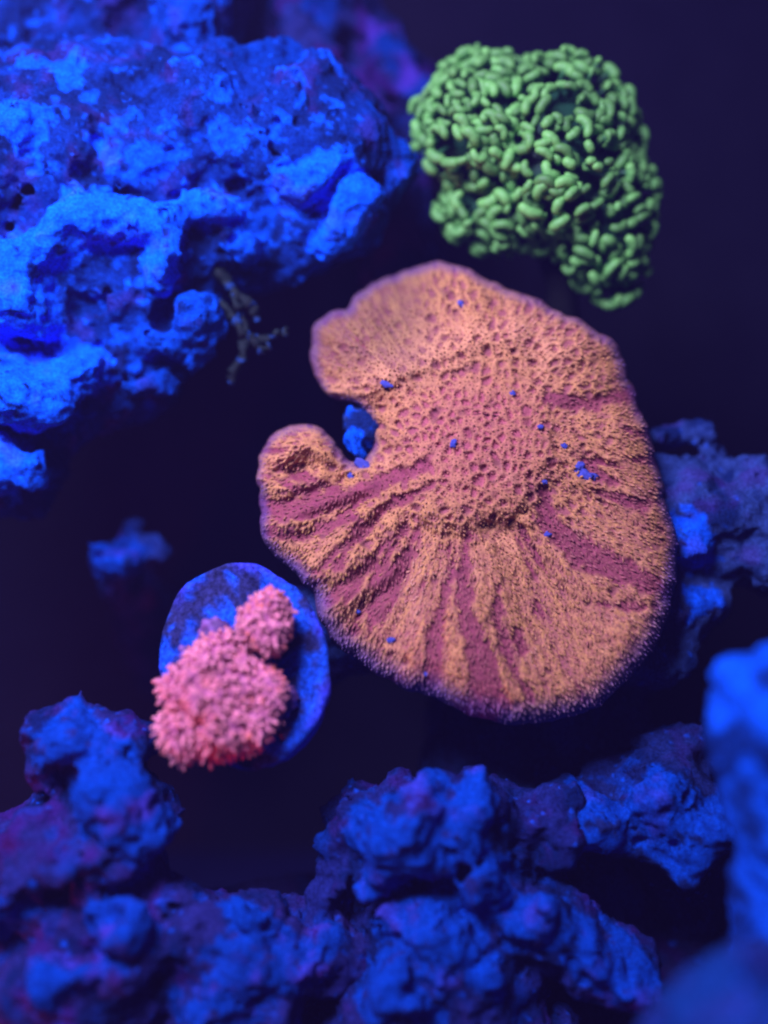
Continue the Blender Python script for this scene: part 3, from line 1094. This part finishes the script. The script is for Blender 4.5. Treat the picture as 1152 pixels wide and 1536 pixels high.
def build_hammer():
    root_at = pt(840, 480, 270)
    root = empty("hammer_coral", root_at)
    tag(root, "round green hammer coral with curled sausage tipped tentacles, behind the orange plate coral", "coral")
    rnd = random.Random(5)
    kinds = ['hammer'] * 6 + ['bean'] * 4 + ['anchor'] * 6 + ['knob'] * 1
    meshes = [tentacle_mesh(k, rnd) for k in kinds]
    for me in meshes: me.materials.append(M_HAMMER)
    # the fleshy heads that the tentacles grow from: (px, py, y, rx, ry, ry_depth)
    heads = [(735, 186, 215, 96, 94, 95), (842, 226, 205, 102, 128, 105), (900, 312, 220, 76, 104, 75), (772, 302, 240, 100, 74, 80), (922, 388, 240, 44, 60, 50)]
    taken = []
    placed = []
    made = 0
    tries = 0
    while tries < 9000 and made < 430:
        tries += 1
        hd = heads[rnd.choices(range(5), (5, 6, 3, 2, 1.5))[0]]
        d = np.array([rnd.gauss(0, 1), rnd.gauss(0, 1), rnd.gauss(0, 1)])
        d /= np.linalg.norm(d)
        if d[1] > 0.10: continue
        c = np.array(hd[:3], float)
        swell = 1.0 + 0.22 * rnd.random()
        p = c + np.array([d[0] * hd[3], -d[2] * hd[4], d[1] * hd[5]]) * swell
        if any(((p[0] - h2[0]) / h2[3]) ** 2 + ((p[1] - h2[1]) / h2[4]) ** 2 + ((p[2] - h2[2]) / h2[5]) ** 2 < 0.92
               for h2 in heads if h2 is not hd): continue
        sparse = 11.8 if d[2] > -0.45 else 16.0
        if any((p[0] - t[0]) ** 2 + (p[1] - t[1]) ** 2 + (p[2] - t[2]) ** 2 < sparse ** 2 for t in taken): continue
        taken.append(p)
        w = pt(*p)
        nrm = Vector((d[0] / hd[3], d[1] / hd[5], d[2] / hd[4])).normalized()
        nrm = (nrm + Vector((0, -0.15, -0.22 if d[2] < 0 else -0.05)) + Vector((rnd.gauss(0, .16), rnd.gauss(0, .16), rnd.gauss(0, .16)))).normalized()
        sw = float(vnoise(np.array([[p[0] / 60, p[1] / 60, 3.3]]), 9)[0]) * 3.2 + rnd.gauss(0, 0.45)
        tx = nrm.orthogonal().normalized()
        # lay the hammers in swirls
        ref = Vector((math.cos(sw), 0, math.sin(sw)))
        tx = (ref - nrm * ref.dot(nrm))
        if tx.length < 0.1: tx = nrm.orthogonal()
        tx.normalize()
        ty = nrm.cross(tx)
        sc = rnd.uniform(0.80, 1.30) * (1 + 0.15 * (p[2] - 200) / D)
        R = Matrix((tx, ty, nrm)).transposed().to_4x4()
        placed.append((p[2], meshes[rnd.randrange(len(meshes))], Matrix.Translation(Vector(w - root_at)) @ R @ Matrix.Diagonal((sc, sc, sc, 1))))
        made += 1
    # the 300 foremost tentacles are parts of their own, those round the back one mass
    placed.sort(key=lambda t: t[0])
    for _, me, mtx in placed[:300]:
        o = bpy.data.objects.new("tentacle", me)
        COL.objects.link(o)
        o.parent = root
        o.matrix_local = mtx
    TV, TF, TC = [], [], []
    for _, me, mtx in placed[300:]:
        o0 = len(TV)
        TV += [tuple(mtx @ v.co) for v in me.vertices]
        TC += [tuple(c.color)[:3] for c in me.color_attributes["Col"].data]
        TF += [tuple(o0 + i for i in f.vertices) for f in me.polygons]
    if TV:
        tag(link("tentacles", make_mesh("tentacles", np.array(TV), TF, np.array(TC) * 0.85), M_HAMMER, root), kind="stuff")
    # flesh and stony stem
    SV, SF = [], []
    for hx, hy, hdp, rx, ry, rd in heads:
        bm = bmesh.new()
        bmesh.ops.create_icosphere(bm, subdivisions=3, radius=1.0)
        o = len(SV)
        for v in bm.verts:
            SV.append(pt(hx + v.co.x * rx * .84, hy - v.co.z * ry * .84, hdp + v.co.y * rd * .84) - root_at)
        SF += [tuple(o + q.index for q in f.verts) for f in bm.faces]
        bm.free()
    SV = np.array(SV)
    SV += (fbm(SV / S / 25, 2, 3) * 7 * S)[:, None] * SV / np.linalg.norm(SV, axis=1, keepdims=True)
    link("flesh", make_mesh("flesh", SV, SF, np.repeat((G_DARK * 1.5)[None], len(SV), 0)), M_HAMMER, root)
    path = [pt(820, 260, 235) - root_at, pt(830, 360, 255) - root_at, pt(842, 430, 300) - root_at, pt(848, 540, 325) - root_at]
    v, f, c = sausage(path, [45 * S, 36 * S, 28 * S, 36 * S], 18, [lin(26, 28, 26)] * 4)
    link("stem", make_mesh("stem", np.array(v), f, np.array(c)), M_ROCK, root)


build_hammer()


# ---------------------------------------------------------------- pink coral on its round plug
def build_frag():
    c = pt(366, 992, -60)
    root = empty("coral_frag", c)
    tag(root, "small fuzzy pink coral growing on a round blue crusted plug disc", "coral")
    # disc frame: its face looks at the viewer, up and to the left
    nz = Vector((-0.10, -0.92, 0.30)).normalized()
    ux = Vector((0.88, 0.0, 0.36))
    ux = (ux - nz * ux.dot(nz)).normalized()
    uy = nz.cross(ux)
    RA, RB = 122, 150
    rings = [(0, 5), (0.12, 5), (0.25, 5), (0.38, 5), (0.5, 5), (0.6, 5), (0.7, 6), (0.78, 7), (0.85, 7), (0.9, 7), (0.95, 6), (0.985, 3), (1.0, -2), (0.99, -14), (0.94, -20), (0.6, -22), (0.3, -22), (0.26, -26), (0.24, -150)]
    k = 72
    V, C = [], []
    for i, (rr, zz) in enumerate(rings):
        for j in range(k):
            a = 2 * math.pi * j / k
            V.append((rr * RA * math.cos(a), rr * RB * math.sin(a), zz))
    V = np.array(V, float)
    nn = fbm(V / 16, 3, 5)
    face = np.arange(len(V)) < 12 * k
    V[:, 2] += np.where(face, nn * 11 + fbm(V / 40, 2, 6) * 8, nn * 1.5)
    V[:, :2] *= (1 + 0.05 * fbm(V / 30, 3, 9))[:, None]
    m1 = fbm(V / 26, 3, 7)
    C = np.repeat(np.array([[0.006, 0.085, 0.62]]), len(V), 0)
    C = C + (np.array([0.020, 0.02, 0.08]) - C) * (smooth01(-0.12, 0.12, m1) * 0.95)[:, None]
    C = C + (np.array([0.05, 0.06, 0.75]) - C) * (smooth01(0.85, 1.0, np.hypot(V[:, 0] / RA, V[:, 1] / RB)) * smooth01(-0.1, 0.3, fbm(V / 50, 2, 77)) * 0.7)[:, None]
    W = np.array([list(ux * v[0] + uy * v[1] + nz * v[2]) for v in V]) * S
    nd = 16 * k
    F = [(i * k + j, i * k + (j + 1) % k, (i + 1) * k + (j + 1) % k, (i + 1) * k + j) for i in range(len(rings) - 1) for j in range(k)]
    top = [f for f in F if max(f) < nd]
    stem = [f for f in F if max(f) >= nd]
    link("plug_disc", make_mesh("plug_disc", W[:nd], top, C[:nd]), M_DISC, root)
    s0 = 15 * k
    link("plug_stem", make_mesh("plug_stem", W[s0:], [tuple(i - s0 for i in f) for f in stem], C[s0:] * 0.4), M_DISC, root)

    # lobes of the coral: blobs set on the disc, given in layout positions
    P_LO, P_HI, P_HOT = np.array([0.42, 0.11, 0.22]), np.array([1.0, 0.37, 0.40]), np.array([1.0, 0.26, 0.13])
    lobes = [
        ("lobe", [(300, 1040, -120, 52), (285, 1090, -125, 40), (330, 1075, -130, 44), (330, 1000, -110, 44)], 210),
        ("lobe", [(392, 1030, -125, 32), (388, 1068, -130, 26), (372, 1100, -125, 20), (360, 1030, -120, 34)], 110),
        ("lobe", [(402, 918, -110, 28), (392, 948, -112, 26), (405, 935, -112, 26)], 80),
        ("base_tissue", [(335, 962, -82, 30), (300, 1005, -85, 34), (365, 985, -85, 34), (415, 1045, -90, 30), (405, 1090, -90, 26)], 0),
    ]
    for li, (nm, balls, cnt) in enumerate(lobes):
        segs = [segs_of([b])[0] for b in balls]
        lo = np.min([s[0] - s[2] for s in segs], axis=0) - 12 * S
        hi = np.max([s[0] + s[2] for s in segs], axis=0) + 12 * S
        h = 3.4 * S
        n = np.ceil((hi - lo) / h).astype(int) + 1
        G = np.stack(np.meshgrid(*[lo[d] + h * np.arange(n[d]) for d in range(3)], indexing='ij'), -1)
        f = np.full(G.shape[:3], 0.05)
        for s in segs:
            f = smin(f, seg_dist(G, s), 14 * S)
        f += (fbm((G / S / 24).reshape(-1, 3), 3, 60 + li) * 19 * S).reshape(f.shape)
        f[0], f[-1], f[:, 0], f[:, -1], f[:, :, 0], f[:, :, -1] = (0.01,) * 6
        Vl, Fl = surface_nets(f, lo, h)
        Nl = vert_normals(Vl, Fl)
        g1, g2 = worley(Vl / S / 11, 8)
        Vl = Vl + Nl * ((smooth01(0.6, 0.1, g1) * 4.0) * S)[:, None]
        cc = P_LO + (P_HI - P_LO) * (smooth01(0.65, 0.15, g1))[:, None]
        if cnt == 0: cc = np.array([0.22, 0.10, 0.30]) * (0.5 + 0.7 * smooth01(0.65, 0.15, g1))[:, None]
        body = link(nm, make_mesh(nm, Vl - c, Fl, cc), M_PINK, root)
        if cnt == 0: continue
        # stubby polyps all over it
        area = RNG.permutation(len(Vl))
        sel = []
        for i in area:
            if all(((Vl[i] - Vl[j]) ** 2).sum() > (6.6 * S) ** 2 for j in sel):
                sel.append(i)
        sel = np.array(sel)
        m = len(sel)
        ax = Nl[sel] + np.array([0.05, -0.05, -0.55]) + RNG.normal(0, 0.22, (m, 3))
        ax /= np.linalg.norm(ax, axis=1, keepdims=True)
        u = np.cross(ax, RNG.normal(0, 1, (m, 3)))
        u /= np.linalg.norm(u, axis=1, keepdims=True)
        w = np.cross(ax, u)
        ln = RNG.uniform(4, 11, m) * (1.15 if li == 0 else 0.9)
        low = Vl[sel][:, 2] < np.quantile(Vl[:, 2], 0.25)
        ln = ln * np.where(low, 1.35, 1.0)
        rb = RNG.uniform(2.3, 3.9, m)
        hot = smooth01(0.0, 0.5, fbm(Vl[sel] / S / 20, 2, 71)) * (0.5 if li == 0 else 0.9)
        tip = P_HI[None] + (P_HOT - P_HI)[None] * hot[:, None]
        tip = tip * RNG.uniform(0.6, 1.0, (m, 1))
        K = 6
        prof = [(-0.2, 1.0), (0.4, 0.95), (0.8, 0.8), (1.0, 0.35)]
        VV, CC = [], []
        for t, ww in prof:
            for j in range(K):
                a = 2 * math.pi * j / K
                VV.append(Vl[sel] + ax * (ln * t * S)[:, None] + (u * math.cos(a) + w * math.sin(a)) * (rb * ww * S)[:, None])
                CC.append(P_LO[None] + (tip - P_LO[None]) * min(max(t + .1, 0), 1))
        mm = len(prof) * K
        f4 = np.array([(i * K + j, i * K + (j + 1) % K, (i + 1) * K + (j + 1) % K, (i + 1) * K + j) for i in range(len(prof) - 1) for j in range(K)]
                      + [(18, 19, 20, 21), (18, 21, 22, 23)])
        Fp = (np.arange(m)[:, None, None] * mm + f4[None]).reshape(-1, 4)
        o = link("polyps", make_mesh("polyps", np.stack(VV, 1).reshape(-1, 3) - c, Fp, np.stack(CC, 1).reshape(-1, 3)), M_PINK, body)
        o["kind"] = "stuff"
        print("pink polyps", m)


build_frag()


# ---------------------------------------------------------------- grit on the plate coral
def grit(name, px, py, w, h, rot, label, group=None, lift=3.0):
    i = int(np.argmin((PQ[:, 0] - px) ** 2 + (PQ[:, 1] - py) ** 2))
    at = PV[i] + PN[i] * lift * 0.6 * S
    bm = bmesh.new()
    bmesh.ops.create_icosphere(bm, subdivisions=3, radius=1.0)
    V = np.array([v.co for v in bm.verts])
    F = [tuple(q.index for q in f.verts) for f in bm.faces]
    bm.free()
    V = V * (1 + 0.8 * fbm(V * 1.5 + px * 0.37, 3, int(px) % 9)[:, None])
    V = V * np.array([w / 2, h / 2 * 0.45, h / 2]) * S * 0.85
    o = link(name, make_mesh(name, V, F), M_FLECK)
    o.location = at
    o.rotation_euler = (0, math.radians(rot), 0)
    tag(o, label, "debris", group)


grit("rubble_chip", 880, 714, 46, 24, 25, "largest blue chip on the plate coral, lying in a short mauve hollow", lift=4)
grit("rubble_chip", 868, 697, 16, 14, 0, "round blue grain touching the upper tip of the largest blue chip", lift=5)
grit("rubble_chip", 582, 576, 22, 11, 20, "blue sliver on the plate coral's crest above the notch", lift=5)
grit("rubble_chip", 545, 700, 30, 18, 25, "bright blue lump lodged at the bottom of the plate coral's notch", lift=3)
grit("rubble_chip", 528, 716, 12, 12, 0, "blue dot on the plate coral just below the notch lump", lift=6)
grit("rubble_chip", 680, 668, 12, 16, 0, "pale blue grain in the middle of the plate coral", lift=6)
for (a, b, w) in [(845, 669, 11), (768, 591, 11), (808, 640, 10), (815, 722, 11), (820, 804, 13), (586, 962, 13), (691, 455, 15), (638, 1011, 8), (535, 918, 9)]:
    grit("sand_grain", a, b, w, w * 0.85, 20, "tiny single blue grain of grit on the orange plate coral", "blue grit grains on the plate coral", lift=4)


# ---------------------------------------------------------------- olive alga on the rock's edge
def build_alga():
    base = pt(345, 470, 150)
    root = empty("alga_tuft", base)
    tag(root, "wispy olive and blue alga tuft hanging off the large rock's lower edge", "alga")
    rnd = random.Random(3)
    paths = [[(330, 455, 150), (355, 480, 140), (375, 505, 135), (400, 512, 130), (415, 500, 128), (430, 495, 126)],
             [(322, 400, 150), (345, 430, 140), (360, 465, 138), (372, 500, 134)],
             [(375, 500, 136), (360, 540, 140), (345, 575, 146)],
             [(350, 440, 145), (380, 460, 136), (385, 480, 134)],
             [(372, 505, 134), (392, 528, 132), (405, 520, 130)]]
    for i, p in enumerate(paths):
        P = np.array([pt(*q) - base for q in p])
        t = np.linspace(0, len(P) - 1, 5 * len(P))
        Q = np.stack([np.interp(t, range(len(P)), P[:, d]) for d in range(3)], -1)
        Q += np.stack([fbm(Q / S / 12 + 9 * d, 2, d + i) for d in range(3)], -1) * 7 * S
        r = [(8.5 * (1 - 0.6 * k / len(Q)) + rnd.uniform(-2.5, 4)) * S for k in range(len(Q))]
        v, f, c = sausage(Q, r, 7, [lin(30, 44, 44) * rnd.uniform(.3, 1.0) if k % 7 else lin(20, 60, 120) for k in range(len(Q))])
        v = np.array(v)
        v += np.stack([fbm(v / S / 7 + 5 * d, 2, i + d) for d in range(3)], -1) * 8 * S
        link("frond", make_mesh("frond", v, f, np.array(c)), M_ALGA, root)


build_alga()


# ---------------------------------------------------------------- the water's own faint murk
def build_haze():
    bm = bmesh.new()
    lo, hi = Vector((-1.6, -0.9, -1.0)), Vector((1.6, 0.9, 1.15))
    bmesh.ops.create_cube(bm, size=1.0, matrix=Matrix.Translation((lo + hi) / 2) @ Matrix.Diagonal((*(hi - lo), 1)))
    me = bpy.data.meshes.new("haze")
    bm.to_mesh(me); bm.free()
    m = bpy.data.materials.new("murky_water")
    m.use_nodes = True
    nt = m.node_tree
    nt.nodes.remove(nt.nodes["Principled BSDF"])
    v = nt.nodes.new("ShaderNodeVolumePrincipled")
    v.inputs["Color"].default_value = (0.20, 0.17, 0.66, 1)
    v.inputs["Density"].default_value = 0.085
    nt.links.new(v.outputs[0], nt.nodes["Material Output"].inputs["Volume"])
    o = link("haze", me, m)
    tag(o, "faintly murky blue violet water filling the tank", "water", kind="stuff")


build_haze()
